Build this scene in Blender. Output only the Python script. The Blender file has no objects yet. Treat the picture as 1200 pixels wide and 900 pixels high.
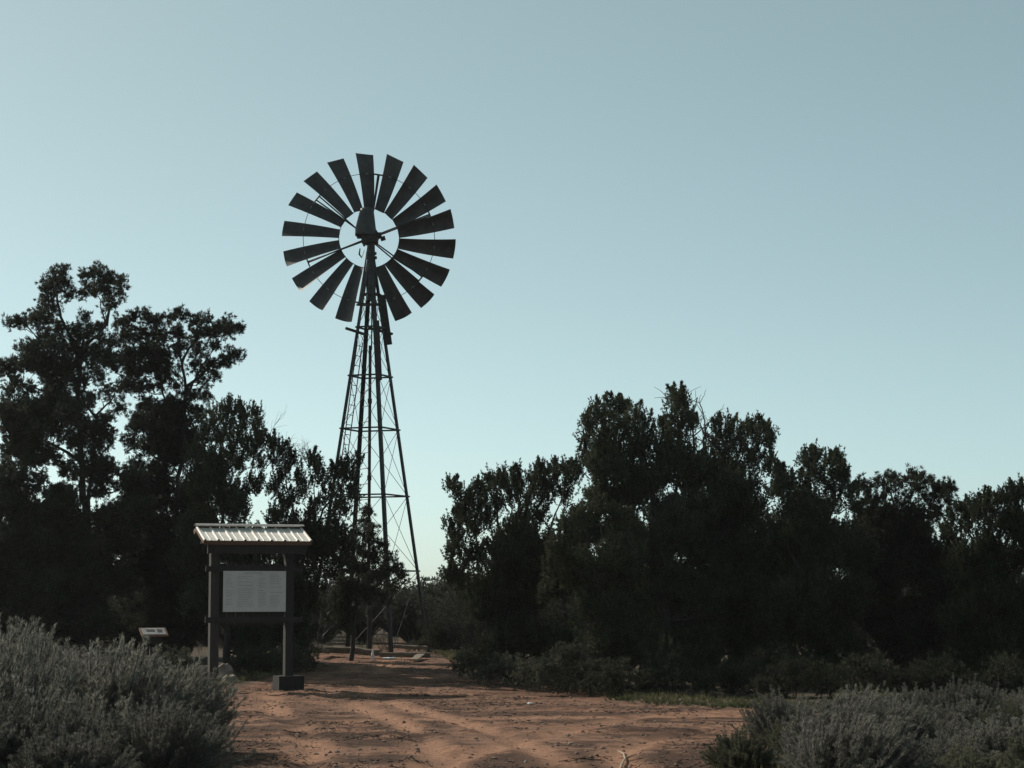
import bpy, math, random
import numpy as np
R = math.radians
rng = np.random.default_rng(7)
random.seed(7)
scene = bpy.context.scene
COL = scene.collection

# ------------------------------------------------------------------ camera
F = 2500.0
EYE = 1.6
TH = math.atan(243.0 / F)
cam_d = bpy.data.cameras.new("camera")
cam_d.sensor_width = 36.0
cam_d.lens = 36.0 * F / 1200.0
cam_d.clip_start = 0.1
cam_d.clip_end = 20000
cam = bpy.data.objects.new("camera", cam_d)
COL.objects.link(cam)
cam.location = (0, 0, EYE)
cam.rotation_euler = (R(90) + TH, 0, 0)
scene.camera = cam

def P(px, py, Y):
    """point on the plane y=Y seen at that place of the photograph"""
    a = (px - 600.0) / F
    b = (450.0 - py) / F
    d = np.array([a, math.cos(TH) - b * math.sin(TH), math.sin(TH) + b * math.cos(TH)])
    return np.array([0, 0, EYE]) + d * (Y / d[1])

def XY(px, Y):
    return (px - 600.0) / F * Y * 1.0

# ------------------------------------------------------------------ noise
_tab = np.random.default_rng(3).random((256, 256))
def vnoise(x, y, s=0):
    x = np.asarray(x, float) + 37.3 * s; y = np.asarray(y, float) + 11.7 * s
    xi = np.floor(x).astype(int); yi = np.floor(y).astype(int)
    fx = x - xi; fy = y - yi
    fx = fx * fx * (3 - 2 * fx); fy = fy * fy * (3 - 2 * fy)
    g = lambda i, j: _tab[i % 256, j % 256]
    return (g(xi, yi) * (1 - fx) + g(xi + 1, yi) * fx) * (1 - fy) + (g(xi, yi + 1) * (1 - fx) + g(xi + 1, yi + 1) * fx) * fy
def fbm(x, y, s=0, o=4):
    r = 0; a = .5
    x = np.asarray(x, float); y = np.asarray(y, float)
    for k in range(o):
        c, q = math.cos(.6 + 1.1 * k), math.sin(.6 + 1.1 * k)
        r = r + a * vnoise((x * c - y * q) * 2 ** k, (x * q + y * c) * 2 ** k, s + k); a *= .5
    return r
def sstep(a, b, x):
    t = np.clip((np.asarray(x, float) - a) / (b - a), 0, 1)
    return t * t * (3 - 2 * t)

# the bare earth opening: left and right edge at each distance
def track_edges(y):
    ys = [0, 14, 19, 24, 28, 31, 34, 38, 41, 44, 47, 60]
    l = [-2.6, -2.6, -2.6, -3.6, -4.9, -5.5, -5.2, -4.0, -3.9, -4.5, -3.6, -2.6]
    r = [1.6, 1.7, 1.9, 3.6, 4.6, 2.0, 1.2, -0.2, -1.0, -1.3, -1.9, -2.3]
    return np.interp(y, ys, l), np.interp(y, ys, r)
def trackness(x, y):
    l, r = track_edges(y)
    n = (fbm(x * 1.3, y * 0.8, 5) - .5) * 1.5
    return sstep(-.35, .35, x - l + n) * sstep(-.35, .35, r - x + n)

RUTS = [  # (points, width, depth)
    ([(-1.9, 15), (-1.9, 19), (-2.0, 22), (-2.6, 26), (-3.4, 30), (-3.8, 34)], .13, .065),
    ([(-.5, 15), (-.55, 19), (-.8, 22), (-1.3, 26), (-2.2, 30), (-2.9, 34), (-2.9, 40)], .13, .06),
    ([(.6, 15), (.55, 19), (.2, 22), (-.4, 25.5), (-1.4, 29.5), (-2.3, 34), (-2.4, 42)], .12, .05),
    ([(-1.2, 15), (-.9, 19), (-.2, 22), (.8, 25.5), (1.8, 28), (3.4, 29)], .14, .05),
    ([(1.3, 15), (1.1, 18), (1.0, 21), (1.5, 23.5), (2.6, 25.5), (4.6, 27)], .12, .055),
    ([(-3.6, 27), (-2.2, 26.6), (-.5, 27.2), (1.5, 27.4), (4, 28.2)], .15, .045),
    ([(-3.0, 24.4), (-1.6, 24.0), (0, 24.6), (1.6, 24.9), (3.4, 26.4)], .13, .05),
]
def rutness(x, y):
    r = np.zeros(np.shape(x))
    for pts, w, d in RUTS:
        best = np.full(np.shape(x), 9.0)
        for (x0, y0), (x1, y1) in zip(pts[:-1], pts[1:]):
            L2 = (x1 - x0) ** 2 + (y1 - y0) ** 2
            u = np.clip(((x - x0) * (x1 - x0) + (y - y0) * (y1 - y0)) / L2, 0, 1)
            best = np.minimum(best, np.hypot(x - x0 - u * (x1 - x0), y - y0 - u * (y1 - y0)))
        r = np.maximum(r, np.exp(-(best / (w * 1.7)) ** 2) * sstep(.25, .5, fbm(x * .7, y * .5, 31, 3)))
    return r
def gz(x, y):
    x = np.asarray(x, float); y = np.asarray(y, float)
    h = .30 * sstep(33, 44, y) + .30 * sstep(46, 95, y)
    h = h + (fbm(x * .25, y * .25, 1, 2) - .37) * .08
    t = trackness(x, y)
    h = h + (1 - t) * (.03 * (1 - sstep(30, 38, y)) + .04 * (fbm(x * 1.6, y * 1.6, 9) - .4))
    near = (y > 12) & (y < 46)
    rough = np.where(near, ((fbm(x * 2.2, y * 1.4, 2) - .47) * .014 + (fbm(x * 4.5, y * 4.5, 4, 2) - .37) * .009 + np.maximum(0, fbm(x * 6, y * 6, 14, 2) - .36) * .075 * sstep(.36, .52, fbm(x * .8, y * .8, 19, 3))), 0)
    h = h + rough * (.35 + .65 * t)
    for pts, w, d in RUTS:
        ys = np.array(pts)
        best = np.full(np.shape(x + y), 9.0)
        for (x0, y0), (x1, y1) in zip(pts[:-1], pts[1:]):
            L2 = (x1 - x0) ** 2 + (y1 - y0) ** 2
            u = np.clip(((x - x0) * (x1 - x0) + (y - y0) * (y1 - y0)) / L2, 0, 1)
            dd = np.hypot(x - x0 - u * (x1 - x0), y - y0 - u * (y1 - y0))
            best = np.minimum(best, dd)
        wob = .6 + .8 * fbm(x * 1.1, y * .9, 12, 2)
        d = d * (1 - .75 * sstep(28, 36, y)) * .48
        h = h - d * wob * np.exp(-(best / w) ** 2) + .55 * d * wob * np.exp(-((best - w * 2.0) / (w * .8)) ** 2)
    return h

# ------------------------------------------------------------------ mesh builder
class MB:
    def __init__(s): s.V = []; s.Fs = []; s.n = 0; s.smooth = False
    def add(s, v, f):
        v = np.asarray(v, float).reshape(-1, 3); f = np.asarray(f, int)
        s.V.append(v); s.Fs.append(f + s.n); s.n += len(v)
    def box(s, c, size, rot=None):
        hx, hy, hz = np.array(size) / 2
        v = np.array([[x, y, z] for x in (-hx, hx) for y in (-hy, hy) for z in (-hz, hz)])
        if rot is not None: v = v @ np.asarray(rot).T
        s.add(v + np.array(c), [[0, 1, 3, 2], [4, 6, 7, 5], [0, 4, 5, 1], [2, 3, 7, 6], [0, 2, 6, 4], [1, 5, 7, 3]])
    def bar(s, a, b, w, h=None, up=(0, 0, 1)):
        a = np.array(a, float); b = np.array(b, float); d = b - a; L = np.linalg.norm(d); d = d / L
        u = np.array(up, float); sd = np.cross(d, u)
        if np.linalg.norm(sd) < 1e-4: sd = np.cross(d, (1, 0, 0))
        sd /= np.linalg.norm(sd); u = np.cross(sd, d)
        s.box((a + b) / 2, (L, w, h or w), np.stack([d, sd, u], 1))
    def angle(s, a, b, w, t, e1, e2):
        """steel angle: two flanges along e1 and e2 directions"""
        a = np.array(a, float); b = np.array(b, float)
        d = (b - a) / np.linalg.norm(b - a)
        e1 = np.array(e1, float); e1 -= d * e1.dot(d); e1 /= np.linalg.norm(e1)
        e2 = np.array(e2, float); e2 -= d * e2.dot(d); e2 /= np.linalg.norm(e2)
        pr = [(0, 0), (w, 0), (w, t), (t, t), (t, w), (0, w)]
        v = [p + e1 * x + e2 * y for p in (a, b) for x, y in pr]
        s.add(v, [[i, (i + 1) % 6, 6 + (i + 1) % 6, 6 + i] for i in range(6)])
        s.add(v, [[0, 1, 2, 3], [0, 3, 4, 5], [6, 9, 8, 7], [6, 11, 10, 9]])
    def tube(s, pts, radii, sides=6, caps=True):
        pts = np.asarray(pts, float); n = len(pts); radii = np.broadcast_to(radii, (n,))
        T = np.gradient(pts, axis=0); T /= np.linalg.norm(T, axis=1)[:, None] + 1e-9
        ref = np.array([.31, .92, .21]) if abs(T[0][1]) < .8 else np.array([1, 0, .1])
        A = np.cross(T, ref); A /= np.linalg.norm(A, axis=1)[:, None] + 1e-9
        B = np.cross(T, A)
        an = np.arange(sides) * 2 * math.pi / sides
        v = pts[:, None] + radii[:, None, None] * (A[:, None] * np.cos(an)[None, :, None] + B[:, None] * np.sin(an)[None, :, None])
        f = [[i * sides + k, i * sides + (k + 1) % sides, (i + 1) * sides + (k + 1) % sides, (i + 1) * sides + k] for i in range(n - 1) for k in range(sides)]
        s.add(v.reshape(-1, 3), f)
        if caps:
            for e, rev in ((0, 1), (n - 1, 0)):
                s.add(v[e], [list(range(sides))[::-1] if rev else list(range(sides))])
    def cones(s, A, B, r0, r1, sides=3):
        A = np.asarray(A); B = np.asarray(B); N = len(A)
        if N == 0: return
        d = B - A; d /= np.linalg.norm(d, axis=1)[:, None] + 1e-9
        u = np.cross(d, np.random.default_rng(1).normal(size=(N, 3))); u /= np.linalg.norm(u, axis=1)[:, None] + 1e-9
        w = np.cross(d, u)
        an = np.arange(sides) * 2 * math.pi / sides
        ring = u[:, None] * np.cos(an)[None, :, None] + w[:, None] * np.sin(an)[None, :, None]
        r0 = np.broadcast_to(r0, (N,))[:, None, None]; r1 = np.broadcast_to(r1, (N,))[:, None, None]
        v = np.concatenate([A[:, None] + ring * r0, B[:, None] + ring * r1], 1)
        base = (np.arange(N) * 2 * sides)[:, None, None]
        k = np.arange(sides)
        f = np.stack([k, (k + 1) % sides, sides + (k + 1) % sides, sides + k], 1)[None] + base
        s.add(v.reshape(-1, 3), f.reshape(-1, 4))
    def blades(s, C, A, n, L, W, spread, rg, droop=0.0):
        C = np.asarray(C); N = len(C)
        if N == 0: return
        d = A[:, None] + spread * rg.normal(size=(N, n, 3)); d[..., 2] -= droop
        d /= np.linalg.norm(d, axis=2)[..., None]
        l = (L * rg.uniform(.55, 1.15, (N, n)))[..., None]; w = (W * rg.uniform(.7, 1.2, (N, n)))[..., None]
        sd = np.cross(d, rg.normal(size=(N, n, 3))); sd /= np.linalg.norm(sd, axis=2)[..., None] + 1e-9
        b = C[:, None] + rg.normal(size=(N, n, 3)) * L * .12
        v = np.stack([b, b + d * l * .55 + sd * w / 2, b + d * l, b + d * l * .45 - sd * w / 2], 2)
        base = (np.arange(N * n) * 4)[:, None]
        s.add(v.reshape(-1, 3), base + np.arange(4)[None])
    def build(s, name, mat, parent=None, org=None, smooth=False):
        V = np.concatenate(s.V)
        if org is None:
            org = np.array(parent.location) if parent is not None and 'origin' not in parent.keys() else np.zeros(3)
            if parent is not None and parent.parent is not None: org = np.array(parent.parent.location) + np.array(parent.location)
        V = V - np.array(org)
        me = bpy.data.meshes.new(name)
        lt = np.concatenate([np.full(len(f), f.shape[1]) for f in s.Fs])
        li = np.concatenate([f.ravel() for f in s.Fs])
        ls = np.concatenate([[0], np.cumsum(lt)[:-1]])
        me.vertices.add(len(V)); me.vertices.foreach_set("co", V.ravel())
        me.loops.add(len(li)); me.loops.foreach_set("vertex_index", li.astype(np.int32))
        me.polygons.add(len(lt)); me.polygons.foreach_set("loop_start", ls.astype(np.int32))
        me.polygons.foreach_set("use_smooth", np.full(len(lt), bool(smooth)))
        me.update(calc_edges=True); me.validate()
        me.materials.append(mat)
        o = bpy.data.objects.new(name, me); COL.objects.link(o)
        if parent is not None: o.parent = parent
        return o

def tag(o, label=None, cat=None, group=None, kind=None):
    for k, v in (('label', label), ('category', cat), ('group', group), ('kind', kind)):
        if v: o[k] = v
    return o
def thing(name, loc, label, cat, group=None):
    o = bpy.data.objects.new(name, None); COL.objects.link(o)
    o.location = tuple(float(c) for c in loc); o.empty_display_size = .2
    return tag(o, label, cat, group)
def solid(mb, name, mat, org, label, cat, group=None, smooth=False):
    o = mb.build(name, mat, None, org, smooth); o.location = tuple(float(c) for c in org)
    return tag(o, label, cat, group)
def copy_thing(src, loc, rot, sc, label=None):
    r = src.copy(); COL.objects.link(r); r.location = tuple(float(c) for c in loc); r.rotation_euler = (0, 0, rot)
    r.scale = sc if isinstance(sc, tuple) else (sc, sc, sc)
    if label: r['label'] = label
    for ch in src.children:
        c = ch.copy(); COL.objects.link(c); c.parent = r
    return r

# ------------------------------------------------------------------ materials
def new_mat(name):
    m = bpy.data.materials.new(name); m.use_nodes = True
    nt = m.node_tree; nt.nodes.clear()
    out = nt.nodes.new('ShaderNodeOutputMaterial')
    return m, nt, out
def N(nt, t, **kw):
    n = nt.nodes.new(t)
    for k, v in kw.items():
        if k in n.inputs.keys(): n.inputs[k].default_value = v
        else: setattr(n, k, v)
    return n
def ramp(nt, stops, src):
    r = nt.nodes.new('ShaderNodeValToRGB'); e = r.color_ramp.elements
    while len(e) < len(stops): e.new(.5)
    for i, (p, c) in enumerate(stops): e[i].position = p; e[i].color = (*c, 1)
    nt.links.new(src, r.inputs[0]); return r
def leaf_mat(name, c0, c1, c2, transl=.25):
    m, nt, out = new_mat(name)
    g = N(nt, 'ShaderNodeNewGeometry')
    r = ramp(nt, [(0, c0), (.55, c1), (1, c2)], g.outputs['Random Per Island'])
    tc = N(nt, 'ShaderNodeTexCoord'); nz = N(nt, 'ShaderNodeTexNoise', Scale=2.2, Detail=3.0)
    nt.links.new(tc.outputs['Object'], nz.inputs['Vector'])
    mp = N(nt, 'ShaderNodeMapRange'); mp.inputs['From Min'].default_value = .3; mp.inputs['From Max'].default_value = .7
    mp.inputs['To Min'].default_value = .7; mp.inputs['To Max'].default_value = 1.3
    nt.links.new(nz.outputs['Fac'], mp.inputs['Value'])
    hs = N(nt, 'ShaderNodeHueSaturation'); nt.links.new(r.outputs[0], hs.inputs['Color']); nt.links.new(mp.outputs[0], hs.inputs['Value'])
    d = N(nt, 'ShaderNodeBsdfDiffuse'); t = N(nt, 'ShaderNodeBsdfTranslucent'); mx = N(nt, 'ShaderNodeMixShader', Fac=transl)
    oi = N(nt, 'ShaderNodeObjectInfo'); vr = N(nt, 'ShaderNodeMapRange'); vr.inputs['To Min'].default_value = .72; vr.inputs['To Max'].default_value = 1.22
    nt.links.new(oi.outputs['Random'], vr.inputs['Value']); vm = N(nt, 'ShaderNodeVectorMath', operation='SCALE')
    nt.links.new(hs.outputs[0], vm.inputs[0]); nt.links.new(vr.outputs[0], vm.inputs['Scale'])
    nt.links.new(vm.outputs[0], d.inputs['Color']); nt.links.new(vm.outputs[0], t.inputs['Color'])
    nt.links.new(d.outputs[0], mx.inputs[1]); nt.links.new(t.outputs[0], mx.inputs[2])
    nt.links.new(mx.outputs[0], out.inputs['Surface'])
    return m
def noise_mat(name, c0, c1, scale=8, rough=.85, metal=0.0, bump=.3, stretch=(1, 1, 1), detail=6.0, lo=.35, hi=.65):
    m, nt, out = new_mat(name)
    tc = N(nt, 'ShaderNodeTexCoord'); mp = N(nt, 'ShaderNodeMapping'); mp.inputs['Scale'].default_value = stretch
    nt.links.new(tc.outputs['Object'], mp.inputs['Vector'])
    nz = N(nt, 'ShaderNodeTexNoise', Scale=scale, Detail=detail, Roughness=.65)
    nt.links.new(mp.outputs[0], nz.inputs['Vector'])
    r = ramp(nt, [(lo, c0), (hi, c1)], nz.outputs['Fac'])
    b = N(nt, 'ShaderNodeBsdfPrincipled', Roughness=rough, Metallic=metal)
    nt.links.new(r.outputs[0], b.inputs['Base Color'])
    bp = N(nt, 'ShaderNodeBump', Strength=bump, Distance=.01)
    nt.links.new(nz.outputs['Fac'], bp.inputs['Height']); nt.links.new(bp.outputs[0], b.inputs['Normal'])
    nt.links.new(b.outputs[0], out.inputs['Surface'])
    return m

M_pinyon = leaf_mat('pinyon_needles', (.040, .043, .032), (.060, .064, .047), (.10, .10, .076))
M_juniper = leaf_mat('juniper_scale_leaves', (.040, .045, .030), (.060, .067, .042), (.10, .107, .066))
M_sage = leaf_mat('sagebrush_leaves', (.12, .117, .098), (.19, .183, .156), (.31, .295, .25), .3)
M_sagegreen = leaf_mat('rabbitbrush_leaves', (.10, .103, .068), (.15, .15, .10), (.22, .215, .15), .3)
M_shrub = leaf_mat('shrub_leaves', (.05, .052, .038), (.075, .078, .057), (.12, .12, .09), .3)
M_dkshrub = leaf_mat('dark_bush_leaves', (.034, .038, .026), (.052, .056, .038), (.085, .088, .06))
M_far = leaf_mat('far_brush_leaves', (.050, .053, .041), (.075, .078, .060), (.11, .11, .086), .3)
M_grass = leaf_mat('dry_grass_blades', (.09, .10, .045), (.16, .15, .08), (.27, .22, .14), .3)
M_bark = noise_mat('juniper_bark', (.024, .020, .017), (.060, .052, .045), 14, .95, 0, .8, (3, 3, .4))
M_dead = noise_mat('bare_grey_wood', (.04, .035, .031), (.085, .076, .068), 14, .9, 0, .6, (3, 3, .5))
M_sagestem = noise_mat('sagebrush_stems', (.05, .043, .036), (.12, .108, .094), 20, .95)
M_steel = noise_mat('weathered_galvanised_steel', (.028, .027, .028), (.055, .053, .053), 9, .6, .35, .2)
M_blade = noise_mat('weathered_sheet_steel', (.045, .044, .046), (.078, .076, .076), 5, .55, .4, .12)
M_rust = noise_mat('rusty_iron', (.028, .023, .021), (.055, .045, .040), 12, .8, .2, .4)
M_roof = noise_mat('galvanised_roofing', (.62, .575, .51), (.78, .73, .66), 3, .5, 0, .08, (1, 3, 1))
M_flash = noise_mat('dull_flashing', (.20, .20, .20), (.33, .32, .31), 6, .6, .3, .1)
M_wood = noise_mat('dark_stained_wood', (.012, .010, .009), (.027, .022, .019), 9, .85, 0, .5, (6, 6, .5))
M_trim = noise_mat('red_brown_trim_wood', (.085, .038, .022), (.16, .075, .045), 9, .8, 0, .4, (1, 6, 6))
M_post = noise_mat('sunlit_post_wood', (.022, .019, .017), (.044, .038, .033), 9, .85, 0, .5, (8, 8, .5))  # left post's wood lightened, sun on its side put into the colour
M_plank = noise_mat('bleached_timber', (.09, .068, .05), (.24, .19, .14), 6, .9, 0, .6, (.6, 8, 8))
M_conc = noise_mat('rough_concrete', (.06, .055, .05), (.11, .10, .09), 7, .95, 0, .7)
M_footing = noise_mat('shaded_block', (.012, .010, .009), (.022, .019, .017), 7, .95, 0, .7)  # concrete tone darkened, the shade on the footing put into its colour
M_panel = noise_mat('faded_printed_panel', (.50, .475, .45), (.58, .555, .53), 2.5, .85, 0, .03)
M_ink = noise_mat('faded_ink', (.34, .325, .31), (.42, .405, .39), 5, .7, 0, 0)
M_rock = noise_mat('pale_rock', (.15, .12, .095), (.28, .235, .19), 5, .95, 0, .8)
M_white = noise_mat('white_scrap', (.7, .7, .68), (.8, .8, .78), 5, .6, 0, .1)
M_branch_pale = noise_mat('peeled_branch', (.24, .18, .13), (.38, .30, .22), 8, .9, 0, .4)

def ground_mat():
    m, nt, out = new_mat('red_earth')
    L = nt.links
    tc = N(nt, 'ShaderNodeTexCoord')
    at = N(nt, 'ShaderNodeAttribute', attribute_name='track')
    big = N(nt, 'ShaderNodeTexNoise', Scale=.9, Detail=8.0, Roughness=.6)
    fine = N(nt, 'ShaderNodeTexNoise', Scale=14.0, Detail=8.0, Roughness=.75)
    mp = N(nt, 'ShaderNodeMapping'); mp.inputs['Scale'].default_value = (1.0, 1.15, 1)
    L.new(tc.outputs['Object'], mp.inputs['Vector'])
    mid = N(nt, 'ShaderNodeTexNoise', Scale=3.4, Detail=8.0, Roughness=.7, Distortion=.6)
    L.new(tc.outputs['Object'], big.inputs['Vector']); L.new(tc.outputs['Object'], fine.inputs['Vector']); L.new(mp.outputs[0], mid.inputs['Vector'])
    r1 = ramp(nt, [(.36, (.115, .052, .034)), (.49, (.26, .130, .082)), (.62, (.44, .245, .155))], mid.outputs['Fac'])
    r2 = ramp(nt, [(.36, (.45, .41, .39)), (.5, (1, 1, 1)), (.68, (1.25, 1.22, 1.15))], fine.outputs['Fac'])  # low end paints the shade of small hollows into the soil
    r2.color_ramp.elements[2].color = (1, 1, 1, 1)
    mul = N(nt, 'ShaderNodeMix', data_type='RGBA', blend_type='MULTIPLY'); mul.inputs['Factor'].default_value = 1.0
    L.new(r1.outputs[0], mul.inputs['A']); L.new(r2.outputs[0], mul.inputs['B'])
    r3 = ramp(nt, [(.35, (.06, .048, .034)), (.55, (.10, .075, .052)), (.7, (.15, .105, .075))], fine.outputs['Fac'])
    rb = ramp(nt, [(.35, (0, 0, 0)), (.6, (1, 1, 1))], big.outputs['Fac'])
    # grey-brown gravel patches on the bare earth
    gr = N(nt, 'ShaderNodeMix', data_type='RGBA'); L.new(rb.outputs[0], gr.inputs['Factor'])
    gv = ramp(nt, [(.3, (.15, .095, .068)), (.6, (.29, .185, .135))], fine.outputs['Fac'])
    L.new(mul.outputs['Result'], gr.inputs['A']); L.new(gv.outputs[0], gr.inputs['B'])
    sc = N(nt, 'ShaderNodeMath', operation='MULTIPLY'); sc.inputs[1].default_value = .45
    L.new(rb.outputs[0], sc.inputs[0]); L.new(sc.outputs[0], gr.inputs['Factor'])
    mx = N(nt, 'ShaderNodeMix', data_type='RGBA')
    L.new(at.outputs['Fac'], mx.inputs['Factor']); L.new(r3.outputs[0], mx.inputs['A']); L.new(gr.outputs['Result'], mx.inputs['B'])
    # pale pebbles
    vo = N(nt, 'ShaderNodeTexVoronoi', Scale=9.0); L.new(tc.outputs['Object'], vo.inputs['Vector'])
    b = N(nt, 'ShaderNodeBsdfPrincipled', Roughness=.97)
    b.inputs['Specular IOR Level'].default_value = .15
    lt = N(nt, 'ShaderNodeAttribute', attribute_name='litter')
    lm = N(nt, 'ShaderNodeMix', data_type='RGBA'); lr = ramp(nt, [(.42, (0, 0, 0)), (.56, (.9, .9, .9))], fine.outputs['Fac'])
    la = N(nt, 'ShaderNodeMath', operation='MULTIPLY_ADD'); la.inputs[1].default_value = 1.35; la.inputs[2].default_value = -.60
    L.new(lt.outputs['Fac'], la.inputs[0]); lb = N(nt, 'ShaderNodeMath', operation='ADD', use_clamp=True); L.new(la.outputs[0], lb.inputs[0]); L.new(lr.outputs[0], lb.inputs[1])
    ld = ramp(nt, [(.35, (.045, .026, .019)), (.65, (.13, .070, .047))], mid.outputs['Fac'])
    lc = N(nt, 'ShaderNodeMath', operation='MULTIPLY'); L.new(lb.outputs[0], lc.inputs[0]); L.new(at.outputs['Fac'], lc.inputs[1])
    L.new(lc.outputs[0], lm.inputs['Factor']); L.new(mx.outputs['Result'], lm.inputs['A']); L.new(ld.outputs[0], lm.inputs['B'])
    pk = N(nt, 'ShaderNodeAttribute', attribute_name='packed'); pm = N(nt, 'ShaderNodeMix', data_type='RGBA')
    pf = N(nt, 'ShaderNodeMath', operation='MULTIPLY'); pf.inputs[1].default_value = .8; L.new(pk.outputs['Fac'], pf.inputs[0])
    pc = ramp(nt, [(.35, (.33, .17, .105)), (.6, (.52, .295, .19))], fine.outputs['Fac'])
    L.new(pf.outputs[0], pm.inputs['Factor']); L.new(lm.outputs['Result'], pm.inputs['A']); L.new(pc.outputs[0], pm.inputs['B'])
    gr2 = N(nt, 'ShaderNodeTexNoise', Scale=38.0, Detail=6.0, Roughness=.8); L.new(tc.outputs['Object'], gr2.inputs['Vector'])
    gv2 = ramp(nt, [(.38, (.42, .39, .37)), (.52, (1, 1, 1))], gr2.outputs['Fac'])
    g3 = N(nt, 'ShaderNodeMix', data_type='RGBA', blend_type='MULTIPLY'); g3.inputs['Factor'].default_value = .8
    L.new(pm.outputs['Result'], g3.inputs['A']); L.new(gv2.outputs[0], g3.inputs['B'])
    L.new(g3.outputs['Result'], b.inputs['Base Color'])
    ad = N(nt, 'ShaderNodeMath', operation='MULTIPLY_ADD'); ad.inputs[1].default_value = .8
    L.new(gr2.outputs['Fac'], ad.inputs[0]); L.new(fine.outputs['Fac'], ad.inputs[2])
    bp = N(nt, 'ShaderNodeBump', Strength=1.0, Distance=.028)
    L.new(ad.outputs[0], bp.inputs['Height']); L.new(bp.outputs[0], b.inputs['Normal'])
    L.new(b.outputs[0], out.inputs['Surface'])
    return m
M_ground = ground_mat()

# ------------------------------------------------------------------ ground
def axis(dense0, dense1, step, lo, hi):
    a = list(np.arange(dense0, dense1, step)); d = step
    x = a[-1]
    while x < hi: d *= 1.22; x += d; a.append(x)
    d = step; x = dense0; pre = []
    while x > lo: d *= 1.22; x -= d; pre.append(x)
    return np.array(pre[::-1] + a)
gx = axis(-7.5, 7.5, .05, -4000, 4000)
gy = axis(15, 46, .06, -2000, 9000)
GX, GY = np.meshgrid(gx, gy)
GZ = gz(GX, GY)
gm = MB()
nx, ny = len(gx), len(gy)
ii = (np.arange(ny - 1)[:, None] * nx + np.arange(nx - 1)[None]).ravel()
gm.add(np.stack([GX, GY, GZ], 2), np.stack([ii, ii + 1, ii + nx + 1, ii + nx], 1))
ground = gm.build('ground', M_ground, None, np.zeros(3), True)
tag(ground, 'rutted red earth clearing running back to the windmill', 'ground', kind='structure')
ta = ground.data.attributes.new('track', 'FLOAT', 'POINT')
ta.data.foreach_set('value', trackness(GX, GY).ravel().astype(np.float32))

ang = .25
U_ = GX * math.cos(ang) - GY * math.sin(ang); V_ = GX * math.sin(ang) + GY * math.cos(ang)
lit = sstep(.40, .50, .6 * fbm(U_ * .9 + 1.5 * fbm(GX * .5, GY * .5, 21), V_ * 1.5, 22, 4) + .4 * fbm(GX * 2.6, GY * 3.2, 23, 3))
rut = rutness(GX, GY)
lit = lit * (1 - .9 * rut)
lit = lit * (.45 + .55 * (1 - sstep(26, 32, GY)))
tl = ground.data.attributes.new('litter', 'FLOAT', 'POINT')
tl.data.foreach_set('value', lit.ravel().astype(np.float32))
tr_ = ground.data.attributes.new('packed', 'FLOAT', 'POINT')
tr_.data.foreach_set('value', rut.ravel().astype(np.float32))

# loose stones and clods (uncountable)
def stones(n, region, smin, smax, mat, name, label, seed):
    rg = np.random.default_rng(seed); mb = MB()
    ico = np.array([[0, 0, 1], [.9, 0, .3], [.28, .85, .3], [-.72, .53, .3], [-.72, -.53, .3], [.28, -.85, .3], [.7, .5, -.5], [-.3, .8, -.5], [-.9, 0, -.5], [-.3, -.8, -.5], [.7, -.5, -.5]])
    fc = [[0, 1, 2], [0, 2, 3], [0, 3, 4], [0, 4, 5], [0, 5, 1], [1, 6, 2], [2, 7, 3], [3, 8, 4], [4, 9, 5], [5, 10, 1], [2, 6, 7], [3, 7, 8], [4, 8, 9], [5, 9, 10], [1, 10, 6]]
    y = rg.uniform(region[0], region[1], n); l, r = track_edges(y); x = l - .8 + rg.uniform(0, 1, n) * (r - l + 1.6)
    z = gz(x, y); s = smin * (smax / smin) ** (rg.random(n) ** 2.2)
    for k in range(n):
        v = ico * s[k] * rg.uniform(.7, 1.3, 3) * np.array([1, 1, .65]) * rg.uniform(.85, 1.15, (11, 1))
        a = rg.uniform(0, 6.3); c, q = math.cos(a), math.sin(a)
        v = v @ np.array([[c, q, 0], [-q, c, 0], [0, 0, 1]])
        mb.add(v + [x[k], y[k], z[k] + s[k] * .15], fc)
    o = mb.build(name, mat, None, np.zeros(3)); return tag(o, label, 'stones', kind='stuff')
stones(5200, (16, 44), .006, .032, noise_mat('red_clods', (.13, .075, .05), (.26, .165, .12), 30, .95), 'loose_stones', 'small red-brown stones and clods scattered over the bare earth', 5)
stones(300, (20, 44), .008, .028, M_rock, 'pale_pebbles', 'pale pebbles scattered over the bare earth', 6)

mb = MB(); g = np.random.default_rng(12); cs = []
while len(cs) < 230:
    y = g.uniform(17, 36); l, r = track_edges(y); x = g.uniform(l - .5, r + .5)
    if rutness(np.array([x]), np.array([y]))[0] < .35: cs.append((x, y))
for (cx_, cy_) in cs:
    n = int(g.integers(5, 34)); sp = g.uniform(.08, .42); x = cx_ + g.normal(size=n) * sp; y = cy_ + g.normal(size=n) * sp
    a = g.uniform(0, 6.28, n); L_ = g.uniform(.02, .09, n); A_ = np.stack([x, y, gz(x, y) + g.uniform(.004, .014, n)], 1)
    x2 = x + np.cos(a) * L_; y2 = y + np.sin(a) * L_; B_ = np.stack([x2, y2, gz(x2, y2) + g.uniform(.004, .03, n)], 1)
    mb.cones(A_, B_, g.uniform(.003, .008), .002, 3)
tag(mb.build('twig_litter', noise_mat('dark_twigs', (.03, .02, .015), (.10, .07, .05), 20, .95), None, np.zeros(3)), 'broken dark twigs and bark scattered in patches over the red earth', 'twigs', kind='stuff')

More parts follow.
